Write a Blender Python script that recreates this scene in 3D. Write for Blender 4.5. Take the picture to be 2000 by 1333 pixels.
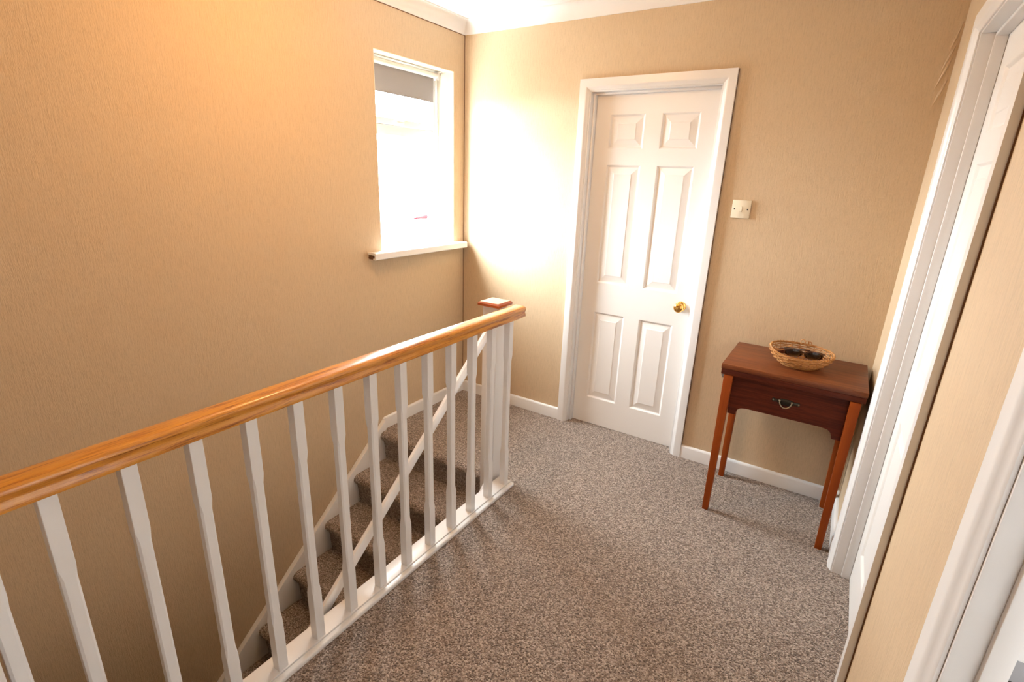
import bpy, bmesh, math, random
from mathutils import Vector, Matrix
random.seed(7)
for o in list(bpy.data.objects): bpy.data.objects.remove(o)
scene = bpy.context.scene
COL = scene.collection
R = math.radians

# ------------------------------------------------------------------ camera
CAM = Vector((2.1975, -2.7912, 1.5236)); YAW, PITCH, ROLL, FPX = 32.4287, -17.7401, 2.1352, 994.3255
fw = Vector((-math.sin(R(YAW))*math.cos(R(PITCH)), math.cos(R(YAW))*math.cos(R(PITCH)), math.sin(R(PITCH))))
rt = Vector((math.cos(R(YAW)), math.sin(R(YAW)), 0)); up = rt.cross(fw)
rt2 = math.cos(R(ROLL))*rt + math.sin(R(ROLL))*up
up2 = -math.sin(R(ROLL))*rt + math.cos(R(ROLL))*up
cd = bpy.data.cameras.new('camera'); cam = bpy.data.objects.new('camera', cd); COL.objects.link(cam)
cd.sensor_fit = 'HORIZONTAL'; cd.sensor_width = 36.0; cd.lens = FPX*36/2000; cd.clip_start = .02; cd.clip_end = 300
m = Matrix((rt2, up2, -fw)).transposed().to_4x4(); m.translation = CAM; cam.matrix_world = m
scene.camera = cam

# ------------------------------------------------------------------ world: bright overcast sky
world = bpy.data.worlds.new('sky'); scene.world = world; world.use_nodes = True
wn = world.node_tree.nodes['Background']
SKY = 90.0
wn.inputs[0].default_value = (0.86, 0.94, 1.0, 1); wn.inputs[1].default_value = SKY

def portal(name, loc, rot, sx, sy):                     # sampling guide for the sky in a window opening
    l = bpy.data.lights.new(name, 'AREA'); l.shape = 'RECTANGLE'; l.size = sx; l.size_y = sy
    l.cycles.is_portal = True
    o = bpy.data.objects.new(name, l); COL.objects.link(o); o.location = loc; o.rotation_euler = rot
portal('window_portal', (-.20, -.4275, 1.615), (0, R(-90), 0), 1.03, .645)
portal('added_bedroom_portal', (3.8, -.25, 1.5), (R(-90), 0, 0), 1.0, 1.0)  # guide for the window added to the unseen bedroom

vs = scene.view_settings
vs.view_transform = 'Standard'; vs.look = 'None'; vs.gamma = 1; vs.use_curve_mapping = False
vs.exposure = 0.1

# ------------------------------------------------------------------ materials
def newmat(name):
    m = bpy.data.materials.new(name); m.use_nodes = True
    nt = m.node_tree; b = nt.nodes['Principled BSDF']
    return m, nt, b
def plain(name, col, rough=.5, metal=0, coat=0, bump=0, bscale=300, spec=.5):
    m, nt, b = newmat(name)
    b.inputs['Base Color'].default_value = (*col, 1); b.inputs['Roughness'].default_value = rough
    b.inputs['Metallic'].default_value = metal; b.inputs['Coat Weight'].default_value = coat
    b.inputs['Specular IOR Level'].default_value = spec
    if bump:
        tc = nt.nodes.new('ShaderNodeTexCoord'); n = nt.nodes.new('ShaderNodeTexNoise'); n.inputs['Scale'].default_value = bscale
        bp = nt.nodes.new('ShaderNodeBump'); bp.inputs['Strength'].default_value = bump; bp.inputs['Distance'].default_value = .001
        nt.links.new(tc.outputs['Object'], n.inputs['Vector']); nt.links.new(n.outputs['Fac'], bp.inputs['Height'])
        nt.links.new(bp.outputs['Normal'], b.inputs['Normal'])
    return m
def noise(nt, vec, scale, detail=3, rough=.5, map_scale=None, dist=0):
    n = nt.nodes.new('ShaderNodeTexNoise'); n.inputs['Scale'].default_value = scale
    n.inputs['Detail'].default_value = detail; n.inputs['Roughness'].default_value = rough; n.inputs['Distortion'].default_value = dist
    if map_scale:
        mp = nt.nodes.new('ShaderNodeMapping'); mp.inputs['Scale'].default_value = map_scale
        nt.links.new(vec, mp.inputs['Vector']); nt.links.new(mp.outputs['Vector'], n.inputs['Vector'])
    else: nt.links.new(vec, n.inputs['Vector'])
    return n.outputs['Fac']
def ramp(nt, fac, stops):
    r = nt.nodes.new('ShaderNodeValToRGB'); e = r.color_ramp.elements
    while len(e) < len(stops): e.new(.5)
    for i, (p, c) in enumerate(stops): e[i].position = p; e[i].color = (*c, 1)
    nt.links.new(fac, r.inputs['Fac']); return r.outputs['Color']
def mixc(nt, fac, a, b, mode='MIX'):
    x = nt.nodes.new('ShaderNodeMix'); x.data_type = 'RGBA'; x.blend_type = mode
    if isinstance(fac, (int, float)): x.inputs[0].default_value = fac
    else: nt.links.new(fac, x.inputs[0])
    for s, v in ((6, a), (7, b)):
        if isinstance(v, tuple): x.inputs[s].default_value = (*v, 1)
        else: nt.links.new(v, x.inputs[s])
    return x.outputs[2]
def math_(nt, op, a, b=None):
    x = nt.nodes.new('ShaderNodeMath'); x.operation = op
    for i, v in enumerate((a, b)):
        if v is None: continue
        if isinstance(v, (int, float)): x.inputs[i].default_value = v
        else: nt.links.new(v, x.inputs[i])
    return x.outputs[0]
def bump(nt, b, h, strength, dist):
    bp = nt.nodes.new('ShaderNodeBump'); bp.inputs['Strength'].default_value = strength; bp.inputs['Distance'].default_value = dist
    nt.links.new(h, bp.inputs['Height']); nt.links.new(bp.outputs['Normal'], b.inputs['Normal'])

WP = (0.585, 0.435, 0.280)
def wallpaper(name, seam_axis, seam_off):
    m, nt, b = newmat(name)
    tc = nt.nodes.new('ShaderNodeTexCoord').outputs['Object']
    s1 = noise(nt, tc, 1, 3, .6, (210, 210, 22)); s2 = noise(nt, tc, 1, 2, .5, (430, 430, 110)); s3 = noise(nt, tc, 2.2, 3)
    h = math_(nt, 'ADD', math_(nt, 'MULTIPLY', s1, .65), math_(nt, 'MULTIPLY', s2, .35))
    c = ramp(nt, h, [(.32, tuple(v*.86 for v in WP)), (.5, WP), (.70, tuple(min(1, v*1.08) for v in WP))])
    c = mixc(nt, math_(nt, 'MULTIPLY', s3, .12), c, (.66, .48, .31))
    sp = nt.nodes.new('ShaderNodeSeparateXYZ'); nt.links.new(tc, sp.inputs[0])
    f = math_(nt, 'FRACT', math_(nt, 'DIVIDE', math_(nt, 'SUBTRACT', sp.outputs[seam_axis], seam_off), .53))
    line = math_(nt, 'LESS_THAN', math_(nt, 'ABSOLUTE', math_(nt, 'SUBTRACT', f, .5)), .0012)
    brk = math_(nt, 'GREATER_THAN', noise(nt, tc, 3.1, 2), .47)
    c = mixc(nt, math_(nt, 'MULTIPLY', math_(nt, 'MULTIPLY', line, brk), .2), c, (.2, .12, .06))
    nt.links.new(c, b.inputs['Base Color']); b.inputs['Roughness'].default_value = .55
    b.inputs['Specular IOR Level'].default_value = .35
    bump(nt, b, h, .9, .0024)
    return m
M = {}
M['paper_left'] = wallpaper('vinyl_wallpaper_left', 1, -1.065 + .265)
M['paper_back'] = wallpaper('vinyl_wallpaper_back', 0, .265 + .02)
def carpet(name):
    m, nt, b = newmat(name)
    tc = nt.nodes.new('ShaderNodeTexCoord').outputs['Object']
    v = nt.nodes.new('ShaderNodeTexVoronoi'); v.inputs['Scale'].default_value = 210
    nt.links.new(tc, v.inputs['Vector'])
    sp = nt.nodes.new('ShaderNodeSeparateColor'); nt.links.new(v.outputs['Color'], sp.inputs[0])
    n2 = noise(nt, tc, 150, 3, .65); n3 = noise(nt, tc, 5, 3)
    f = math_(nt, 'ADD', math_(nt, 'MULTIPLY', sp.outputs[0], .5), math_(nt, 'MULTIPLY', n2, .5))
    c = ramp(nt, f, [(.26, (.085, .058, .044)), (.42, (.23, .168, .130)), (.58, (.37, .284, .230)), (.76, (.63, .52, .44))])
    c = mixc(nt, math_(nt, 'MULTIPLY', n3, .25), c, (.28, .20, .15))
    nt.links.new(c, b.inputs['Base Color']); b.inputs['Roughness'].default_value = .95
    b.inputs['Specular IOR Level'].default_value = .1
    b.inputs['Sheen Weight'].default_value = .25; b.inputs['Sheen Roughness'].default_value = .5
    hh = math_(nt, 'SUBTRACT', n2, math_(nt, 'MULTIPLY', v.outputs['Distance'], .9))
    bump(nt, b, hh, 1.0, .006)
    return m
M['carpet'] = carpet('twist_pile_carpet')
M['white'] = plain('white_gloss_paint', (.80, .785, .775), .32, bump=.06, bscale=60)
M['door_white'] = plain('white_door_paint', (.82, .79, .76), .38, bump=.25, bscale=420)
M['plastic'] = plain('white_plastic', (.83, .83, .83), .3)
M['switch'] = plain('cream_plastic', (.80, .72, .56), .35)
M['ceiling'] = plain('white_ceiling_paint', (.84, .83, .82), .8)
M['cream'] = plain('cream_reveal_paint', (.78, .70, .56), .6, bump=.2)
M['dark'] = plain('dark_gap', (.02, .017, .014), .8)
M['shadow_gap'] = plain('brown_gap_and_shade', (.16, .075, .035), .8)  # brown for gap lines and for shade painted in the sill end
M['brass'] = plain('polished_brass', (.78, .46, .13), .16, 1)
M['bronze'] = plain('antique_bronze', (.05, .045, .035), .38, .9)
M['bail'] = plain('worn_bronze', (.30, .25, .17), .3, 1)
M['steel'] = plain('brushed_steel', (.42, .44, .48), .4, 1)
M['red'] = plain('red_paint', (.10, .0025, .004), 1.0, spec=0)
M['blindf'] = plain('grey_blind_fabric', (.30, .28, .285), .9, bump=.3, bscale=600)
M['wicker'] = plain('golden_wicker', (.43, .19, .05), .6, bump=.4, bscale=250)
M['lens'] = plain('dark_lens', (.012, .009, .008), .04, spec=.9)
M['tort'] = plain('brown_tortoise_frame', (.055, .018, .008), .1, coat=.6)
M['nut'] = plain('brown_polished_nut', (.10, .025, .012), .25)
M['creamnut'] = plain('cream_shell', (.70, .52, .30), .5)
M['render'] = plain('pale_render', (.7, .68, .65), .9, bump=.3, bscale=20)
M['grass'] = plain('pale_paving', (.5, .49, .46), .95, bump=.4, bscale=8)
M['spand'] = plain('hall_paint', (.5, .42, .32), .8)
def wood(name, stops, axis, coat=.3, rough=.35, sc=26, streak=.5, bumps=.12, spec=.5):
    m, nt, b = newmat(name)
    tc = nt.nodes.new('ShaderNodeTexCoord').outputs['Object']
    ms = [1.0, 1.0, 1.0]; ms[axis] = .045
    a = noise(nt, tc, sc, 5, .62, ms, .6)
    ms2 = [1.0, 1.0, 1.0]; ms2[axis] = .02
    f2 = noise(nt, tc, sc*9, 3, .6, ms2)
    f = math_(nt, 'ADD', math_(nt, 'MULTIPLY', a, 1-streak*.5), math_(nt, 'MULTIPLY', f2, streak*.5))
    c = ramp(nt, f, stops)
    nt.links.new(c, b.inputs['Base Color']); b.inputs['Roughness'].default_value = rough
    b.inputs['Coat Weight'].default_value = coat; b.inputs['Coat Roughness'].default_value = .15
    b.inputs['Specular IOR Level'].default_value = spec
    bump(nt, b, f, bumps, .0008)
    return m
PINE = [(.35, (.15, .038, .004)), (.43, (.40, .13, .012)), (.50, (.59, .235, .027)), (.58, (.65, .29, .042)), (.66, (.27, .08, .008))]
M['pine'] = wood('varnished_pine', PINE, 1, .4, .3, 95, .7, .25)
M['pine_cap'] = wood('varnished_pine_cap', [(.3, (.30, .060, .014)), (.6, (.42, .10, .024))], 1, .4, .3)
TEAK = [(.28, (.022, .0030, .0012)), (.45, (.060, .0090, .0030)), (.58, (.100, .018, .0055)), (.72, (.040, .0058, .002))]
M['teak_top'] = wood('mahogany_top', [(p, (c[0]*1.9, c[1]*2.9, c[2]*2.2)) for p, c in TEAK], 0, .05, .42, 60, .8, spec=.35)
M['teak'] = wood('mahogany_panel', TEAK, 0, 0, .5, 75, .9, spec=.18)
M['teak_leg'] = wood('stained_beech_leg', [(.3, (.23, .040, .003)), (.7, (.31, .062, .005))], 2, 0, .5, 20, .5, spec=.2)
mg, nt, b = newmat('window_glass')
g = nt.nodes.new('ShaderNodeBsdfTransparent'); gl = nt.nodes.new('ShaderNodeBsdfGlossy'); gl.inputs['Roughness'].default_value = .02
mx = nt.nodes.new('ShaderNodeMixShader')
g.inputs[0].default_value = (.95, .97, .97, 1)
mx.inputs[0].default_value = .05; nt.links.new(g.outputs[0], mx.inputs[1]); nt.links.new(gl.outputs[0], mx.inputs[2])
nt.links.new(mx.outputs[0], nt.nodes['Material Output'].inputs[0]); M['glass'] = mg
mb, nt, b = newmat('glowing_bulb'); b.inputs['Emission Color'].default_value = (1, .62, .28, 1); b.inputs['Emission Strength'].default_value = 30
M['bulb'] = mb

# ------------------------------------------------------------------ mesh helpers
class MB:
    def __init__(s): s.v = []; s.f = []
    def add(s, vs_, fs): n = len(s.v); s.v += [tuple(p) for p in vs_]; s.f += [tuple(i+n for i in f) for f in fs]; return s
    def box(s, x0, x1, y0, y1, z0, z1):
        return s.add([(x0,y0,z0),(x1,y0,z0),(x1,y1,z0),(x0,y1,z0),(x0,y0,z1),(x1,y0,z1),(x1,y1,z1),(x0,y1,z1)],
                     [(3,2,1,0),(4,5,6,7),(0,1,5,4),(1,2,6,5),(2,3,7,6),(3,0,4,7)])
    def prism(s, poly, axis, a, b_):                       # poly in the two other axes (cyclic order), extruded along axis
        def P(p, t):
            return {0: (t, p[0], p[1]), 1: (p[0], t, p[1]), 2: (p[0], p[1], t)}[axis]
        n = len(poly)
        return s.add([P(p, a) for p in poly] + [P(p, b_) for p in poly],
                     [tuple(range(n)), tuple(range(2*n-1, n-1, -1))] + [(i, (i+1) % n, n+(i+1) % n, n+i) for i in range(n)])
    def loops(s, rings, cap=True, closed=True):
        n = len(rings[0]); base = len(s.v); fs = []
        vs_ = [p for r in rings for p in r]
        for k in range(len(rings)-1):
            for i in range(n if closed else n-1):
                j = (i+1) % n
                fs.append((k*n+i, k*n+j, (k+1)*n+j, (k+1)*n+i))
        if cap: fs.append(tuple(range(n-1, -1, -1))); fs.append(tuple((len(rings)-1)*n+i for i in range(n)))
        return s.add(vs_, fs)
    def lathe(s, prof, c, ax=(0, 0, 1), n=24):             # prof: (radius, height) along ax from c
        ax = Vector(ax).normalized(); u = ax.orthogonal().normalized(); w = ax.cross(u); c = Vector(c)
        rings = [[c + ax*h + u*(r*math.cos(2*math.pi*i/n)) + w*(r*math.sin(2*math.pi*i/n)) for i in range(n)] for r, h in prof]
        return s.loops(rings)
    def tube(s, pts, r, n=6, closed=False):
        pts = [Vector(p) for p in pts]; rings = []; N = len(pts); ref = None
        for i, p in enumerate(pts):
            a = pts[(i-1) % N] if (closed or i > 0) else p; b2 = pts[(i+1) % N] if (closed or i < N-1) else p
            t = (b2-a).normalized()
            if ref is None: ref = t.orthogonal().normalized()
            ref = (ref - t*ref.dot(t)).normalized(); w = t.cross(ref)
            rr = r[i] if isinstance(r, (list, tuple)) else r
            rings.append([p + ref*(rr*math.cos(2*math.pi*k/n)) + w*(rr*math.sin(2*math.pi*k/n)) for k in range(n)])
        if closed: rings.append(rings[0]); return s.loops(rings, cap=False)
        return s.loops(rings)
    def ellipsoid(s, c, r, n=20, k=12, M3=None):
        c = Vector(c); rings = []
        for a in range(k+1):
            t = math.pi*a/k; rr = max(math.sin(t), .002)
            ring = []
            for i in range(n):
                p = Vector((r[0]*rr*math.cos(2*math.pi*i/n), r[1]*rr*math.sin(2*math.pi*i/n), -r[2]*math.cos(t)))
                ring.append(c + (M3 @ p if M3 else p))
            rings.append(ring)
        return s.loops(rings)
    def build(s, name, mat, parent=None, bevel=0, seg=2, smooth=False, loc=None):
        me = bpy.data.meshes.new(name); me.from_pydata(s.v, [], s.f)
        bm = bmesh.new(); bm.from_mesh(me); bmesh.ops.recalc_face_normals(bm, faces=bm.faces)
        if bevel:
            es = [e for e in bm.edges if e.is_manifold and e.calc_face_angle(0) > .5]
            bmesh.ops.bevel(bm, geom=es, offset=bevel, segments=seg, profile=.5, affect='EDGES', clamp_overlap=True)
        bm.to_mesh(me); bm.free()
        if smooth or bevel:
            for p in me.polygons: p.use_smooth = True
            if hasattr(me, 'set_sharp_from_angle'): me.set_sharp_from_angle(angle=R(40))
        me.materials.append(M[mat])
        o = bpy.data.objects.new(name, me); COL.objects.link(o)
        if parent: o.parent = parent
        if loc is not None: o.location = loc
        return o
def tag(o, label=None, cat=None, group=None, kind=None):
    if label: o['label'] = label
    if cat: o['category'] = cat
    if group: o['group'] = group
    if kind: o['kind'] = kind
    return o
def empty(name, loc=(0, 0, 0), rz=0):
    o = bpy.data.objects.new(name, None); COL.objects.link(o); o.location = loc; o.rotation_euler = (0, 0, rz); o.empty_display_size = .1
    return o
def structure(o, label): return tag(o, label, kind='structure')

# ------------------------------------------------------------------ room shell
W = 2.4168; CEIL = 2.413; HC = 2.3447; HB = .078; YF = -4.25; DOWN = -2.47
WIN = (-.75, -.105, 1.085, 2.129)                         # y0 y1 z0 z1
WT = .20                                                  # outside wall thickness (left)
# doors: outer architrave ranges
D1 = (.8139, 1.6252); D2 = (-.512, -1.487); D3 = (-1.977, -2.86)
PT = .11                                                  # partition thickness
ATOP = 2.05
def op(a, b): return (min(a, b)+.033, max(a, b)-.033)     # rough opening in the wall
def wall_boxes(bmk, lo, hi, z0, z1, openings):
    cur = lo
    for a, b2, zb, zt in sorted(openings):
        bmk(cur, a, z0, z1); 
        if zb > z0: bmk(a, b2, z0, zb)
        bmk(a, b2, zt, z1); cur = b2
    bmk(cur, hi, z0, z1)
mb_ = MB(); wall_boxes(lambda a, b2, c, d: mb_.box(-WT, 0, a, b2, c, d), YF, 0, DOWN, CEIL, [(WIN[0], WIN[1], WIN[2]-.02, WIN[3])])
structure(mb_.build('wall_left', 'paper_left'), 'beige textured wallpaper wall rising beside the stairs, with the window')
mb_ = MB(); o1 = op(*D1); wall_boxes(lambda a, b2, c, d: mb_.box(a, b2, 0, PT, c, d), -WT, W+PT, DOWN, CEIL, [(o1[0], o1[1], -.21, ATOP-.033)])
mb_.box(o1[0]-.05, o1[1]+.05, PT+.004, PT+.02, -.05, ATOP)  # unseen panel added behind the door to stop sky light leaking in
structure(mb_.build('wall_back', 'paper_back'), 'beige textured wallpaper wall around the six-panel door')
mb_ = MB(); o2 = op(*D2); o3 = op(*D3)
wall_boxes(lambda a, b2, c, d: mb_.box(W, W+PT, a, b2, c, d), YF, 0, 0, CEIL, [(o2[0], o2[1], 0, ATOP-.033), (o3[0], o3[1], 0, ATOP-.033)])
mb_.box(W+PT+.004, W+PT+.02, o2[0]-.05, o2[1]+.05, -.05, ATOP)  # same added light-blocking panel behind the closed right hand door
structure(mb_.build('wall_right', 'paper_left'), 'beige textured wallpaper wall between the two white door frames')
structure(MB().box(-WT, W+PT, YF-.1, YF, DOWN, CEIL).build('wall_front', 'paper_back'), 'beige wallpaper wall closing the landing behind the camera')
structure(MB().box(-WT, 5.1, YF-.1, .12, CEIL, CEIL+.1).build('ceiling', 'ceiling'), 'white painted ceiling')
XE = .90; YT = -.785; YN = -.85; YEND = -2.86                # stair well edge, top riser, nosing, well end
fl = MB().box(XE, W+.07, YF, 0, -.22, 0).box(0, XE, YT, 0, -.22, 0).box(0, XE, YF, YEND, -.22, 0)
fl.box(o1[0], o1[1], 0, .1, -.22, 0)
structure(fl.build('floor', 'carpet'), 'brown flecked twist pile carpet on the landing')
# hall below the stairs
structure(MB().box(-WT, 1.0, YF, 0, DOWN-.1, DOWN).build('floor_hall', 'carpet'), 'hall floor at the bottom of the stairs')
structure(MB().box(XE+.02, XE+.1, YF, 0, DOWN, -.22).build('wall_spandrel', 'spand'), 'wall under the landing edge beside the stairs')
# unseen neighbouring room, added behind the open doorway to supply daylight
XB = 5.0
mb_ = MB(); mb_.box(XB, XB+.1, YF, 0, 0, CEIL); wall_boxes(lambda a, b2, c, d: mb_.box(a, b2, -.3, -.2, c, d), W+PT+.02, XB, 0, CEIL, [(3.3, 4.3, 1.0, 2.0)])  # window opening added to this unseen room for soft fill light
mb_.box(W+PT, XB, YF-.1, YF, 0, CEIL)
structure(mb_.build('wall_added_bedroom', 'render'), 'pale walls of the unseen bedroom added beyond the open doorway for fill light')
structure(MB().box(W+.07, XB+.1, YF, -.2, -.22, 0).build('floor_added_bedroom', 'carpet'), 'carpet of the unseen bedroom added beyond the open doorway')
# outside ground
structure(MB().box(-90, -3, -40, 90, -2.75, -2.6).build('ground_outside', 'grass'), 'pale ground outside the window')

# coving: concave plaster profile
def cove_profile(d=.07, n=6):
    pts = [(0, CEIL), (0, HC), (.006, HC)]
    for i in range(n+1):
        t = math.pi/2*i/n
        pts.append((d-.004-(d-.010)*math.cos(t), CEIL-.005-(CEIL-.005-HC-.004)*(1-math.sin(t))))
    pts += [(d, CEIL-.005), (d, CEIL)]
    return pts
def run_profile(prof, p0, p1, inward, name, mat, miter0=0, miter1=0, parent=None):
    # prof (offset from wall, z); from p0 to p1 along the wall, mitred by offset at the ends
    p0 = Vector((*p0, 0)); p1 = Vector((*p1, 0)); d = (p1-p0).normalized(); nrm = Vector((*inward, 0))
    A = [p0 + d*(o*miter0) + nrm*o + Vector((0, 0, z)) for o, z in prof]
    B = [p1 - d*(o*miter1) + nrm*o + Vector((0, 0, z)) for o, z in prof]
    return MB().loops([A, B]).build(name, mat, parent, smooth=True)
cp = cove_profile()
for nm, a, b2, inw in (('left', (0, YF), (0, 0), (1, 0)), ('back', (0, 0), (W, 0), (0, -1)), ('right', (W, 0), (W, YF), (-1, 0)), ('front', (W, YF), (0, YF), (0, 1))):
    structure(run_profile(cp, a, b2, inw, 'trim_coving_'+nm, 'ceiling', 1, 1), 'white plaster coving along the top of the %s wall' % nm)
# skirting
bp_ = [(0, .001), (.015, .001), (.015, HB-.012), (.013, HB-.004), (.008, HB), (0, HB)]
structure(run_profile(bp_, (0, -.785), (0, 0), (1, 0), 'baseboard_left', 'white', 0, 1), 'white skirting board at the top of the stairs')
structure(run_profile(bp_, (0, 0), (D1[0], 0), (0, -1), 'baseboard_back', 'white', 1, 0), 'white skirting board between stairs and white door')
structure(run_profile(bp_, (D1[1], 0), (W, 0), (0, -1), 'baseboard_back_table', 'white', 0, 1), 'white skirting board behind the small wooden table')
structure(run_profile(bp_, (W, 0), (W, D2[0]), (-1, 0), 'baseboard_right', 'white', 1, 0), 'short white skirting board beside the small wooden table')
structure(run_profile(bp_, (W, D2[1]), (W, D3[0]), (-1, 0), 'baseboard_right_near', 'white'), 'white skirting board between the two right hand door frames')

# dark hairline crack in the corner and paper wrinkles at the far end of the back wall
wl = bpy.data.objects['wall_left']; wb = bpy.data.objects['wall_back']
MB().box(.0002, .0030, -.0030, -.0002, HB+.02, HC).build('corner_crack', 'shadow_gap', wl)
MB().box(.0002, .0022, -2.2, -.004, HC-.003, HC-.0002).build('paper_edge', 'shadow_gap', wl)
for xa_, za_, xb_, zb_ in ((2.411, 2.155, 2.386, 2.035), (2.411, 2.095, 2.378, 1.975), (2.405, 2.030, 2.372, 1.915), (2.408, 1.955, 2.378, 1.850)):
    MB().tube([(xa_, .001, za_), (xa_*.6+xb_*.4, -.0005, za_*.55+zb_*.45), (xb_, .002, zb_)], [.003, .005, .002], 6).build('paper_wrinkle', 'paper_back', wb, smooth=True)

# ------------------------------------------------------------------ window
wy0, wy1, wz0, wz1 = WIN
w1 = empty('window_1', (-.12, (wy0+wy1)/2, wz0)); structure(w1, 'white framed window beside the corner, blown out by daylight')
def wpart(mb2, name, mat, parent=w1, bevel=0):
    o = mb2.build(name, mat, parent, bevel=bevel); o.matrix_parent_inverse = Matrix.Translation(parent.location).inverted(); return o
rv = MB()   # painted reveal lining
rv.box(-.13, -.0005, wy0, wy0+.004, wz0, wz1).box(-.13, -.0005, wy1-.004, wy1, wz0, wz1).box(-.13, -.0005, wy0, wy1, wz1-.004, wz1)
wpart(rv, 'reveal', 'cream')
FX0, FX1 = -.185, -.13
fm = MB(); fw_ = .05
fm.box(FX0, FX1, wy0, wy0+fw_, wz0, wz1).box(FX0, FX1, wy1-fw_, wy1, wz0, wz1).box(FX0, FX1, wy0+fw_, wy1-fw_, wz0, wz0+fw_).box(FX0, FX1, wy0+fw_, wy1-fw_, wz1-fw_, wz1)
fm.box(FX0, FX1, wy0+fw_, wy1-fw_, 1.735, 1.79)
wpart(fm, 'window_frame', 'plastic', bevel=.004)
sm = MB(); a0, a1 = wy0+fw_+.002, wy1-fw_-.002; zb, zt = 1.792, wz1-fw_-.002; s_ = .035; X0, X1 = FX0+.01, FX1+.008
sm.box(X0, X1, a0, a0+s_, zb, zt).box(X0, X1, a1-s_, a1, zb, zt).box(X0, X1, a0+s_, a1-s_, zb, zb+s_).box(X0, X1, a0+s_, a1-s_, zt-s_, zt)
sash = wpart(sm, 'opening_sash', 'plastic', bevel=.004)
hd = MB().box(X1, X1+.012, -.455, -.435, 1.797, 1.822).box(X1+.012, X1+.022, -.50, -.435, 1.803, 1.816)
wpart(hd, 'window_handle', 'plastic', bevel=.002)
wpart(MB().box(-.162, -.156, wy0+fw_-.005, wy1-fw_+.005, wz0+fw_-.005, 1.74), 'pane', 'glass')
wpart(MB().box(-.162, -.156, a0+s_-.005, a1-s_+.005, zb+s_-.005, zt-s_+.005), 'pane', 'glass')
# sill board
sl = empty('window_sill', (0, -.445, 1.066)); tag(sl, 'white window board with a hollow open end below the window', 'window sill')
def spart(mb2, name, mat, bevel=0):
    o = mb2.build(name, mat, sl, bevel=bevel); o.matrix_parent_inverse = Matrix.Translation(sl.location).inverted(); return o
sp_ = [(-.13, 1.092), (-.13, 1.104), (.058, 1.104), (.062, 1.100), (.062, 1.070), (.058, 1.066), (.048, 1.066), (.048, 1.092)]
mbx = MB(); mbx.prism([(-.129, 1.0852), (-.129, 1.104), (.0, 1.104), (0, 1.0852)], 1, wy0+.0045, wy1-.0045)
mbx.prism([(.0, 1.092), (.0, 1.104), (.058, 1.104), (.062, 1.100), (.062, 1.070), (.058, 1.066), (.040, 1.066), (.040, 1.074), (.052, 1.076), (.052, 1.092)], 1, -.85, -.038)
spart(mbx, 'board', 'white')
spart(MB().box(.001, .052, -.842, -.040, 1.0665, 1.0915).box(.001,.04,-.846,-.842,1.070,1.08), 'hollow_shade_fill', 'shadow_gap')  # brown filling that paints the shade inside the hollow sill end
# roller blind
rb = empty('roller_blind', (-.085, -.43, 2.09)); tag(rb, 'grey fabric roller blind pulled a little way down inside the window', 'blind')
def bpart(mb2, name, mat, **k):
    o = mb2.build(name, mat, rb, **k); o.matrix_parent_inverse = Matrix.Translation(rb.location).inverted(); return o
bpart(MB().lathe([(.0155, 0), (.0155, .545)], (-.085, -.715, 2.098), (0, 1, 0), 20), 'tube', 'plastic', smooth=True)
bpart(MB().box(-.0995, -.098, -.70, -.185, 1.958, 2.104), 'fabric', 'blindf')
bpart(MB().box(-.101, -.0965, -.70, -.185, 1.950, 1.960), 'hem_bar', 'blindf', bevel=.001)
bpart(MB().box(-.105, -.065, -.169, -.164, 2.075, 2.124).box(-.105, -.065, -.169, -.14, 2.120, 2.1245), 'bracket', 'plastic', bevel=.001)
bpart(MB().box(-.105, -.065, -.724, -.719, 2.075, 2.124), 'bracket', 'plastic', bevel=.001)
bpart(MB().tube([(-.088, -.172, 2.09), (-.089, -.171, 1.8), (-.09, -.170, 1.45), (-.088, -.168, 1.42), (-.084, -.167, 1.45), (-.083, -.168, 1.8), (-.083, -.170, 2.09)], .0013, 5), 'pull_cord', 'plastic')
# far red thing outdoors on a pale garden wall
structure(MB().box(-27.7, -27.1, 12, 48, -2.6, -1.921).build('wall_garden', 'render'), 'pale garden wall outside the window')
rm = MB(); rm.loops([[(-27.2, y, -1.92), (-27.6, y, -1.92), (-27.6, y, zt_), (-27.2, y, zt_)] for y, zt_ in ((28.4, -1.84), (29.5, -1.72), (30.3, -1.56))])
tag(rm.build('red_marker', 'red'), 'small red streak glimpsed outdoors through the bright window', 'red marker')

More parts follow.
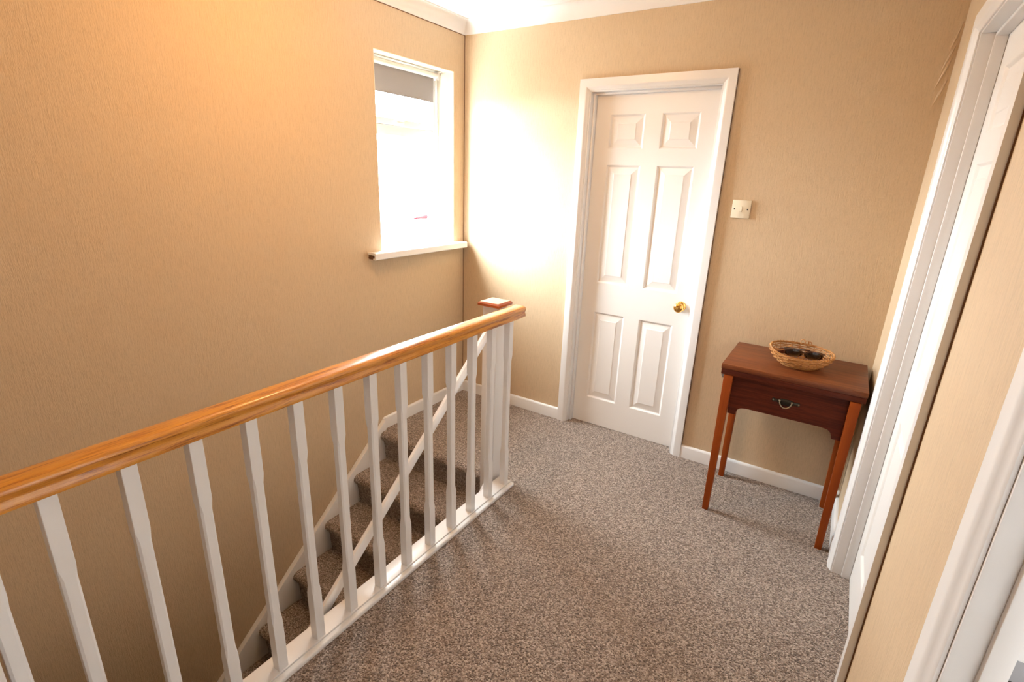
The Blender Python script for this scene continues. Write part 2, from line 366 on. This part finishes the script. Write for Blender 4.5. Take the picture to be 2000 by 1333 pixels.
# ------------------------------------------------------------------ doors
def door_set(name, label, loc, rz, width, leaf=True, hinge_hidden=False, knob_side=1, strike=False):
    """local x along the wall from the outer edge of one architrave, y into the wall, z up"""
    d = empty(name, loc, rz); structure(d, label)
    AW, AT = .057, .018
    li = AW+.006; lw = width-2*li                          # lining to lining
    zt = ATOP-li
    prof = [(0, -.0005), (0, -AT), (.034, -AT), (.040, -AT+.001), (.044, -AT+.005), (.050, -AT+.009), (AW-.003, -AT+.010), (AW, -AT+.013), (AW, -.0005)]
    def jamb(flip):
        A = []; B = []
        for o, y in prof:
            x = width-o if flip else o
            A.append((x, y, .0)); B.append((x, y, ATOP-o))
        return MB().loops([A, B])
    jamb(False).build('architrave', 'white', d, smooth=True); jamb(True).build('architrave', 'white', d, smooth=True)
    MB().loops([[(o, y, ATOP-o) for o, y in prof], [(width-o, y, ATOP-o) for o, y in prof]]).build('architrave', 'white', d, smooth=True)
    # thin brown line between architrave and paper
    MB().box(-.003, -.0005, -.003, -.0002, 0, ATOP).box(width+.0005, width+.003, -.003, -.0002, 0, ATOP).build('paper_edge', 'shadow_gap', d)
    T = PT; SY0, SY1 = (.030, .055) if strike else (.034, .064)
    for a, b2 in ((li-.026, li), (width-li, width-li+.026)):
        MB().box(a, b2, 0, T, 0, zt+.026).build('door_lining', 'white', d, bevel=.0015)
    MB().box(li, width-li, 0, T, zt, zt+.026).build('door_lining', 'white', d, bevel=.0015)
    for a, b2 in ((li, li+.012), (width-li-.012, width-li)):
        MB().box(a, b2, SY0, SY1, 0, zt).build('door_stop', 'white', d, bevel=.002)
    MB().box(li+.012, width-li-.012, SY0, SY1, zt-.012, zt).build('door_stop', 'white', d, bevel=.002)
    if strike:
        MB().box(li-.0001, li+.0012, .0555, .090, .905, .979).build('strike_plate', 'steel', d)
        MB().box(li+.0010, li+.0016, .058, .086, .910, .947).build('latch_hole', 'dark', d)
    if leaf:
        x0, x1 = li+.002, width-li-.002; z0, z1 = .002, zt-.002; y0 = SY1+.0005; y1 = y0+.035
        st = .097; mid = .092; pw = ((x1-x0)-2*st-mid)/2
        cols = [(x0+st, x0+st+pw), (x1-st-pw, x1-st)]
        rows = [(.183, .755), (.940, 1.615), (1.700, 1.878)]
        xs = [x0, cols[0][0], cols[0][1], cols[1][0], cols[1][1], x1]; zs = [z0, rows[0][0], rows[0][1], rows[1][0], rows[1][1], rows[2][0], rows[2][1], z1]
        L = MB()
        for i in range(5):
            for j in range(7):
                if i in (1, 3) and j in (1, 3, 5): continue
                L.add([(xs[i], y0, zs[j]), (xs[i+1], y0, zs[j]), (xs[i+1], y0, zs[j+1]), (xs[i], y0, zs[j+1])], [(0, 1, 2, 3)])
        L.add([(x0, y0, z0), (x1, y0, z0), (x1, y1, z0), (x0, y1, z0), (x0, y0, z1), (x1, y0, z1), (x1, y1, z1), (x0, y1, z1)],
              [(3, 2, 1, 0), (4, 5, 6, 7), (1, 2, 6, 5), (2, 3, 7, 6), (3, 0, 4, 7)])
        lf = L.build('door_leaf', 'door_white', d)
        for ca, cb in cols:
            for ra, rb2 in rows:
                steps = [(0, 0), (.003, .0015), (.009, .0085), (.013, .0095), (.020, .0085), (.045, .0035), (.049, .0015), (.051, .0015)]
                rings = [[(ca+i, y0+dp, ra+i), (cb-i, y0+dp, ra+i), (cb-i, y0+dp, rb2-i), (ca+i, y0+dp, rb2-i)] for i, dp in steps]
                P = MB().loops(rings, cap=False); n = len(P.v); P.f.append((n-4, n-3, n-2, n-1))
                P.build('panel', 'door_white', lf)
        kx = (x1-.066) if knob_side > 0 else x0+.066; kz = .872
        kn = MB().lathe([(.0001, -.060), (.012, -.0595), (.021, -.056), (.0265, -.049), (.026, -.042), (.020, -.036), (.012, -.032), (.010, -.026), (.011, -.012), (.0111, -.004)], (kx, y0, kz), (0, 1, 0), 28).build('knob', 'brass', d, smooth=True)
        MB().lathe([(.010, -.011), (.022, -.010), (.027, -.006), (.029, -.002), (.029, 0)], (kx, y0, kz), (0, 1, 0), 28).build('rose', 'brass', kn, smooth=True)
    return d
door_set('door_1', 'closed white six-panel door with brass knob, facing the stairs', (D1[0], 0, 0), 0, D1[1]-D1[0])
door_set('door_2', 'closed white panel door in the right hand wall beside the small table', (W, D2[0], 0), R(-90), abs(D2[1]-D2[0]))
door_set('door_3', 'white frame of the open doorway with steel strike plate', (W, D3[0], 0), R(-90), abs(D3[1]-D3[0]), leaf=False, strike=True)
th = MB().prism([(W+.070, 0), (W+.074, .005), (W+.088, .006), (W+.100, .005), (W+.104, 0)], 1, D2[1]+.064, D2[0]-.064)
tag(th.build('threshold_strip', 'brass'), 'brass carpet strip under the door in the right hand wall', 'threshold strip')

# ------------------------------------------------------------------ light switch
sw = empty('light_switch', (1.735, 0, 1.418)); tag(sw, 'cream single rocker light switch beside the white door', 'light switch')
def loc_part(par, mb2, name, mat, **k): return mb2.build(name, mat, par, **k)
loc_part(sw, MB().box(-.043, .043, -.009, -.0003, -.043, .043), 'plate', 'switch', bevel=.002)
rk = MB().prism([(-.0088, -.012), (-.0125, -.011), (-.0098, .012), (-.0088, .012)], 0, -.006, .006)
loc_part(sw, rk, 'rocker', 'switch', bevel=.0006)
for s in (-1, 1):
    loc_part(sw, MB().lathe([(.0036, -.0094), (.0036, -.0085)], (s*.0302, 0, 0), (0, 1, 0), 14), 'screw_hole', 'dark')

# ------------------------------------------------------------------ staircase
GO, RI, NS = .222, .190, 13
st = empty('staircase', (.44, YN-GO*NS, DOWN)); tag(st, 'carpeted staircase going down beside the wallpapered wall', 'staircase')
def stp(mb2, name, mat, **k):
    o = mb2.build(name, mat, st, **k); o.matrix_parent_inverse = Matrix.Translation(st.location).inverted(); return o
def step_profile(y0, z0, back):
    p = [(y0+back, z0), (y0+.05, z0+.001)]
    r = .030
    for i in range(9):
        t = math.pi/2 + math.pi*.62*i/8
        p.append((y0+r+r*math.cos(t), z0-r+r*math.sin(t)*1.0))
    p += [(y0+.024, z0-.066), (y0+.030, z0-.10), (y0+.036, z0-RI+.004), (y0+.036, z0-RI-.02), (y0+back, z0-RI-.02)]
    return p
for k in range(NS):
    y0 = YN-GO*k; z0 = -RI*k
    back = (YT-YN) if k == 0 else GO+.04
    stp(MB().prism(step_profile(y0, z0+.001 if k == 0 else z0, back), 0, .031, .804 if k < 2 else .845), 'tread', 'carpet', smooth=True)
    if k:   # solid body under the carpet
        pass
# strings
SL = RI/GO
def string(xa, xb, top0):
    ys = -.80 if xa < .5 else -.876; ye = YN-GO*NS+.1
    za = top0 - SL*(-.78-ys); ze = top0 - SL*(-.78-ye)
    poly = [(ys, za), (ye, ze), (ye, ze-.36), (ys, za-.36)]
    return MB().prism(poly, 0, xa, xb)
stp(string(.0005, .030, .088), 'wall_string', 'white', bevel=.004)
# ramp of the string up to the skirting
stp(MB().prism([(-.785, HB), (-.800, HB-.006), (-.800, -.2), (-.785, -.2)], 0, .0005, .0155), 'string_end', 'white')
stp(string(.846, .876, .088), 'outer_string', 'white', bevel=.004)

# ------------------------------------------------------------------ landing balustrade
bl = empty('balustrade', (.96, -1.75, 0)); tag(bl, 'landing balustrade of white chamfered balusters under a varnished pine handrail', 'balustrade')
def blp(mb2, name, mat, parent=None, **k):
    o = mb2.build(name, mat, parent or bl, **k); o.matrix_parent_inverse = Matrix.Translation(bl.location).inverted() if not parent else Matrix(); return o
BX = .958; YB0, YB1 = -2.675, -.834
blp(MB().prism([(.905, .0005), (.905, .022), (.9785, .022), (.9785, .010), (.9805, .010), (.9805, .018), (.9965, .016), (.999, .012), (.999, .0005)], 1, YB0, YB1), 'base_rail', 'white', bevel=.001)
hw = .035; hx = .956; z0r, z1r = .8975, .9475
hp = [(-.020, z0r), (-.0335, z0r), (-.035, z0r+.004), (-.034, z0r+.013), (-.0305, z0r+.020), (-.0315, z0r+.027), (-.035, z0r+.033), (-.0355, z0r+.040), (-.032, z0r+.046), (-.024, z0r+.0495), (-.010, z0r+.051)]
hp = [(hx+a, z) for a, z in hp] + [(hx-a, z) for a, z in reversed(hp)]
hr = blp(MB().prism(hp, 1, -2.675, -.779), 'handrail', 'pine', smooth=True)
hr['label'] = 'varnished pine handrail'
plug = MB().lathe([(.0042, -.0008), (.0042, .0005)], (hx+.0312, -.797, z0r+.023), (1, 0, 0), 12)
blp(plug, 'screw_plug', 'pine_cap')
def baluster(h):
    a, c = .0160, .0146; ch = .0048
    def ring(z, r, cc):
        return [(r-cc, -r, z), (r, -r+cc, z), (r, r-cc, z), (r-cc, r, z), (-r+cc, r, z), (-r, r-cc, z), (-r, -r+cc, z), (-r+cc, -r, z)]
    zs = [(.0215, a, .001), (.205, a, .001), (.216, a-.0003, .003), (.235, c, ch), (.690, c, ch), (.709, a-.0003, .003), (.720, a, .001), (h, a, .001)]
    return MB().loops([ring(z, r, cc) for z, r, cc in zs])
b0 = None
for k in range(14):
    y = -.872-.1404*k if k < 13 else -2.665
    if b0 is None:
        b0 = baluster(.8985).build('baluster', 'white', bl); o = b0
    else:
        o = b0.copy(); COL.objects.link(o); o.parent = bl
    o.location = (BX-.96, y+1.75, 0)
# newel posts: posts with chamfered pine caps
def newel(cx, cy, hwid, z0, ztop, cap, label):
    n = empty('newel_post', (cx, cy, max(z0, 0))); tag(n, label, 'newel post')
    off = max(z0, 0)
    MB().box(-hwid, hwid, -hwid, hwid, z0-off, ztop-off).build('post', 'white', n, bevel=.004)
    z = ztop-off; c = cap
    rings = [[(-q, -q, h), (q, -q, h), (q, q, h), (-q, q, h)] for q, h in ((c-.012, z), (c, z+.003), (c, z+.014), (c-.008, z+.022))]
    cp2 = MB().loops(rings).build('cap', 'pine_cap', n)
    cp2['label'] = 'square chamfered wooden cap'
    return n
newel(.848, -.83, .042, -.45, .940, .060, 'white newel post with square wooden cap at the top of the stairs')
newel(1.005, -2.737, .045, .0005, 1.02, .060, 'white newel post at the end of the balustrade nearest the open doorway')
# white stair rail
x0, x1, w2 = .845, .873, .034
sr = MB(); SLR = .835; ys, ye = -.8725, -3.3
def zr(y): return .812 - SLR*(-.95-y)
pr = [(x0, -w2), (x0+.004, -w2-.004), (x1-.004, -w2-.004), (x1, -w2), (x1, -.010), (x1-.007, -.001), (x0+.007, -.001), (x0, -.010)]
sr.loops([[(x, y, zr(y)+dz*1.3) for x, dz in pr] for y in (ys, ye)])
tag(sr.build('stair_rail', 'white', smooth=True), 'white painted rail sloping down the stairs behind the balusters', 'stair rail')

# ------------------------------------------------------------------ small wooden table
tb = empty('side_table', (2.115, -.222, 0)); tag(tb, 'small mahogany coloured table with drop handle, standing in the corner', 'table')
TX0, TX1, TY0, TY1, TZ = -.281, .280, -.208, .204, .755
MB().box(TX0, TX1, TY0, TY1, TZ-.024, TZ).build('table_top', 'teak_top', tb, bevel=.002)
MB().box(TX0+.002, TX1-.002, TY0+.002, TY1-.002, TZ-.050, TZ-.0245).build('folded_leaf', 'teak', tb, bevel=.002)
ax0, ax1 = -.226, .226
def apron(x0, x1, y0, y1, axis):
    L = x1-x0 if axis == 0 else y1-y0; a = x0 if axis == 0 else y0
    poly = [(a, .704), (a, .515), (a+.032, .515)]
    for i in range(6):
        t = math.pi/2*i/5; poly.append((a+.034+.030*(1-math.cos(t)), .520+.034*math.sin(t)))
    poly.append((a+.078, .556)); 
    rest = [(2*a+L-p, z) for p, z in reversed(poly)]
    if axis == 0: return MB().prism(poly+rest, 1, y0, y1)
    return MB().prism(poly+rest, 0, x0, x1)
fr_ = apron(ax0, ax1, -.186, -.170, 0).build('drawer_front', 'teak', tb)
apron(ax0, ax1, .160, .175, 0).build('apron', 'teak', tb)
apron(-.247, -.233, -.165, .150, 1).build('apron', 'teak', tb); apron(.233, .247, -.165, .150, 1).build('apron', 'teak', tb)
for sx in (-1, 1):
    for sy in (-1, 1):
        cx = sx*.2455; cy = -.192 if sy < 0 else .172
        fx, fy = sx*.2440, (-.214 if sy < 0 else .152)
        t, bt = .0195, .0135
        rings = [[(fx-bt, fy-bt, .0), (fx+bt, fy-bt, .0), (fx+bt, fy+bt, .0), (fx-bt, fy+bt, .0)],
                 [(cx-t, cy-t+.003, .704), (cx+t, cy-t+.003, .704), (cx+t, cy+t, .704), (cx-t, cy+t, .704)]]
        MB().loops(rings).build('leg', 'teak_leg', tb, bevel=.002)
MB().box(-.276, -.262, -.204, -.190, .694, .7045).tube([(-.270, -.204, .697), (-.270, -.199, .688), (-.266, -.196, .692)], .003, 6).build('hinge', 'steel', tb)
# drop handle
hz = .632
hb_ = MB()
hb_.prism([(-.055, hz+.003), (-.051, hz+.009), (-.042, hz+.006), (-.030, hz+.007), (-.020, hz+.012), (0, hz+.013), (.020, hz+.012), (.030, hz+.007), (.042, hz+.006), (.051, hz+.009), (.055, hz+.003),
           (.055, hz-.004), (.050, hz-.010), (.042, hz-.006), (.030, hz-.008), (.019, hz-.015), (0, hz-.016), (-.019, hz-.015), (-.030, hz-.008), (-.042, hz-.006), (-.050, hz-.010), (-.055, hz-.004)], 1, -.190, -.1855)
hnd = hb_.build('handle', 'bronze', fr_, bevel=.0008)
pts = [(.024*math.cos(t), -.1975-.004*math.sin(-t), hz+.004+.028*math.sin(t)) for t in [math.pi+math.pi*i/14 for i in range(15)]]
MB().tube(pts, .0028, 8).build('bail', 'bail', fr_, smooth=True)
for s in (-1, 1):
    MB().ellipsoid((s*.024, -.194, hz+.004), (.005, .006, .005), 12, 8).ellipsoid((s*.050, -.191, hz), (.0035, .002, .0035), 10, 6).build('stud', 'bail', fr_, smooth=True)

# ------------------------------------------------------------------ wicker basket
BCX, BCY, BZ = 2.127, -.225, .7555
bk = empty('wicker_basket', (BCX, BCY, BZ)); tag(bk, 'oval golden wicker basket standing on the small table', 'basket')
def brim(a): return .066 + .012*math.cos(a-math.pi*.97)**2*(1 if math.cos(a) < 0 else .25) + .006*math.sin(a)
def bpos(a, t, off=0):                                    # t 0 base .. 1 rim
    e = .62 + .38*math.sin(t*math.pi/2)**.9
    rx, ry = (.128*e+off), (.120*e+off)
    return (rx*math.cos(a), ry*math.sin(a)-.012*t, .006 + (brim(a)-.006)*t)
NSTK = 26
wv = MB(); rows = 8
for r_ in range(rows):
    t = .02 + .93*r_/(rows-1); pts = []
    for i in range(NSTK*4):
        a = 2*math.pi*i/(NSTK*4)
        pts.append(bpos(a, t, .0040*math.cos(a*NSTK/2 + math.pi*r_)))
    wv.tube(pts, .0025, 6, closed=True)
wv.build('weave', 'wicker', bk, smooth=True)
sk = MB()
for i in range(NSTK):
    a = 2*math.pi*i/NSTK
    sk.tube([bpos(a, t) for t in (.0, .2, .4, .6, .8, 1.0)], .0019, 5)
sk.build('stakes', 'wicker', bk, smooth=True)
rmb = MB()
for ph in range(3):
    pts = []
    for i in range(160):
        a = 2*math.pi*i/160; x, y, z = bpos(a, 1.0)
        ph2 = a*17 + ph*2*math.pi/3
        n_ = Vector((math.cos(a), math.sin(a), 0))
        p = Vector((x, y, z)) + n_*(.0032*math.cos(ph2)) + Vector((0, 0, .0032*math.sin(ph2)))
        pts.append(p)
    rmb.tube(pts, .0026, 5, closed=True)
rmb.build('rim', 'wicker', bk, smooth=True)
MB().lathe([(.03, .001), (.078, .001), (.079, .004), (.03, .006)], (0, 0, 0), (0, 0, 1), 32).build('base', 'wicker', bk)
# decorative cane loops at the back rim and the left ear
lp = MB()
for cx, r0, tl in ((-.005, .012, .3), (.012, .011, -.4), (.024, .009, .6)):
    lp.tube([(cx+r0*math.cos(t)*.8, .096+tl*.006*math.sin(t), .072+r0*(1+math.sin(t))) for t in [2*math.pi*i/18 for i in range(18)]], .0020, 5, closed=True)
lp.build('cane_loop', 'wicker', bk, smooth=True)['kind'] = 'stuff'; lp = MB(); lp.tube([(-.129, -.02, .074), (-.112, -.032, .068), (-.085, -.034, .062), (-.062, -.012, .068), (-.045, .02, .082)], .003, 6)
lp.build('ear_strand', 'wicker', bk, smooth=True)
# contents: sunglasses and two small pieces
sg = empty('sunglasses', (BCX+.010, BCY-.028, BZ+.062)); tag(sg, 'dark brown glossy sunglasses lying in the wicker basket', 'sunglasses')
sg.rotation_euler = (R(40), R(2), R(8)); sg.scale = (1.15, 1.15, 1.15)
def lensring(cx, rx, rz, y, k=24): return [(cx+rx*math.copysign(abs(math.cos(t))**.8, math.cos(t)), y-.0, rz*math.copysign(abs(math.sin(t))**.85, math.sin(t))) for t in [2*math.pi*i/k for i in range(k)]]
for s in (-1, 1):
    cx = s*.035
    MB().loops([[(cx+(p[0]-cx)*q, y, p[2]*q) for p in lensring(cx, .028, .021, 0)] for q, y in ((1, .001), (.92, -.0025), (.75, -.0062), (.5, -.0095), (.25, -.0112), (.02, -.0117))]).build('lens', 'lens', sg, smooth=True)
frm = MB()
for s in (-1, 1): frm.tube(lensring(s*.035, .030, .023, 0), .0032, 6, closed=True)
frm.tube([(-.009, 0, .008), (0, -.002, .011), (.009, 0, .008)], .003, 6)
frm.build('frame', 'tort', sg, smooth=True)
for s in (-1, 1): MB().tube([(s*.066, .001, .010), (s*.070, .006, .010), (s*.058, .012, .007), (s*-.02, .016, .006)], .0026, 6).build('temple_arm', 'tort', sg, smooth=True)
nt_ = MB().ellipsoid((0, 0, 0), (.019, .016, .014)).build('wooden_ball', 'nut', None, smooth=True, loc=(BCX-.078, BCY+.012, BZ+.050))
tag(nt_, 'dark brown polished ball in the raised end of the wicker basket', 'ball')
nt_ = MB().ellipsoid((0, 0, 0), (.012, .013, .011)).build('cream_shell', 'creamnut', None, smooth=True, loc=(BCX-.048, BCY+.022, BZ+.050))
tag(nt_, 'small cream piece between the brown ball and the sunglasses', 'shell')

# ------------------------------------------------------------------ unseen pendant lamp, added above the frame for the warm wall glow
LZ = 2.24; lm = empty('unseen_pendant_lamp', (.80, -1.45, LZ)); tag(lm, 'unseen warm pendant lamp added over the stairs for the wall glow', 'lamp')
MB().tube([(0, 0, .09), (0, 0, CEIL-LZ)], .003, 6).build('cord', 'plastic', lm)
MB().lathe([(.05, 0), (.05, -.02), (.01, -.022)], (0, 0, CEIL-LZ-.0005), (0, 0, 1), 20).build('ceiling_rose', 'plastic', lm)
MB().lathe([(.015, .05), (.015, .09)], (0, 0, 0), (0, 0, 1), 14).build('lamp_holder', 'plastic', lm)
MB().ellipsoid((0, 0, .01), (.035, .035, .042)).build('bulb', 'bulb', lm, smooth=True)
pl = bpy.data.lights.new('unseen_pendant_light', 'POINT'); pl.energy = 24; pl.color = (1, .53, .19); pl.shadow_soft_size = .06
lo = bpy.data.objects.new('unseen_pendant_light', pl); COL.objects.link(lo); lo.location = (0, 0, -.06); lo.parent = lm
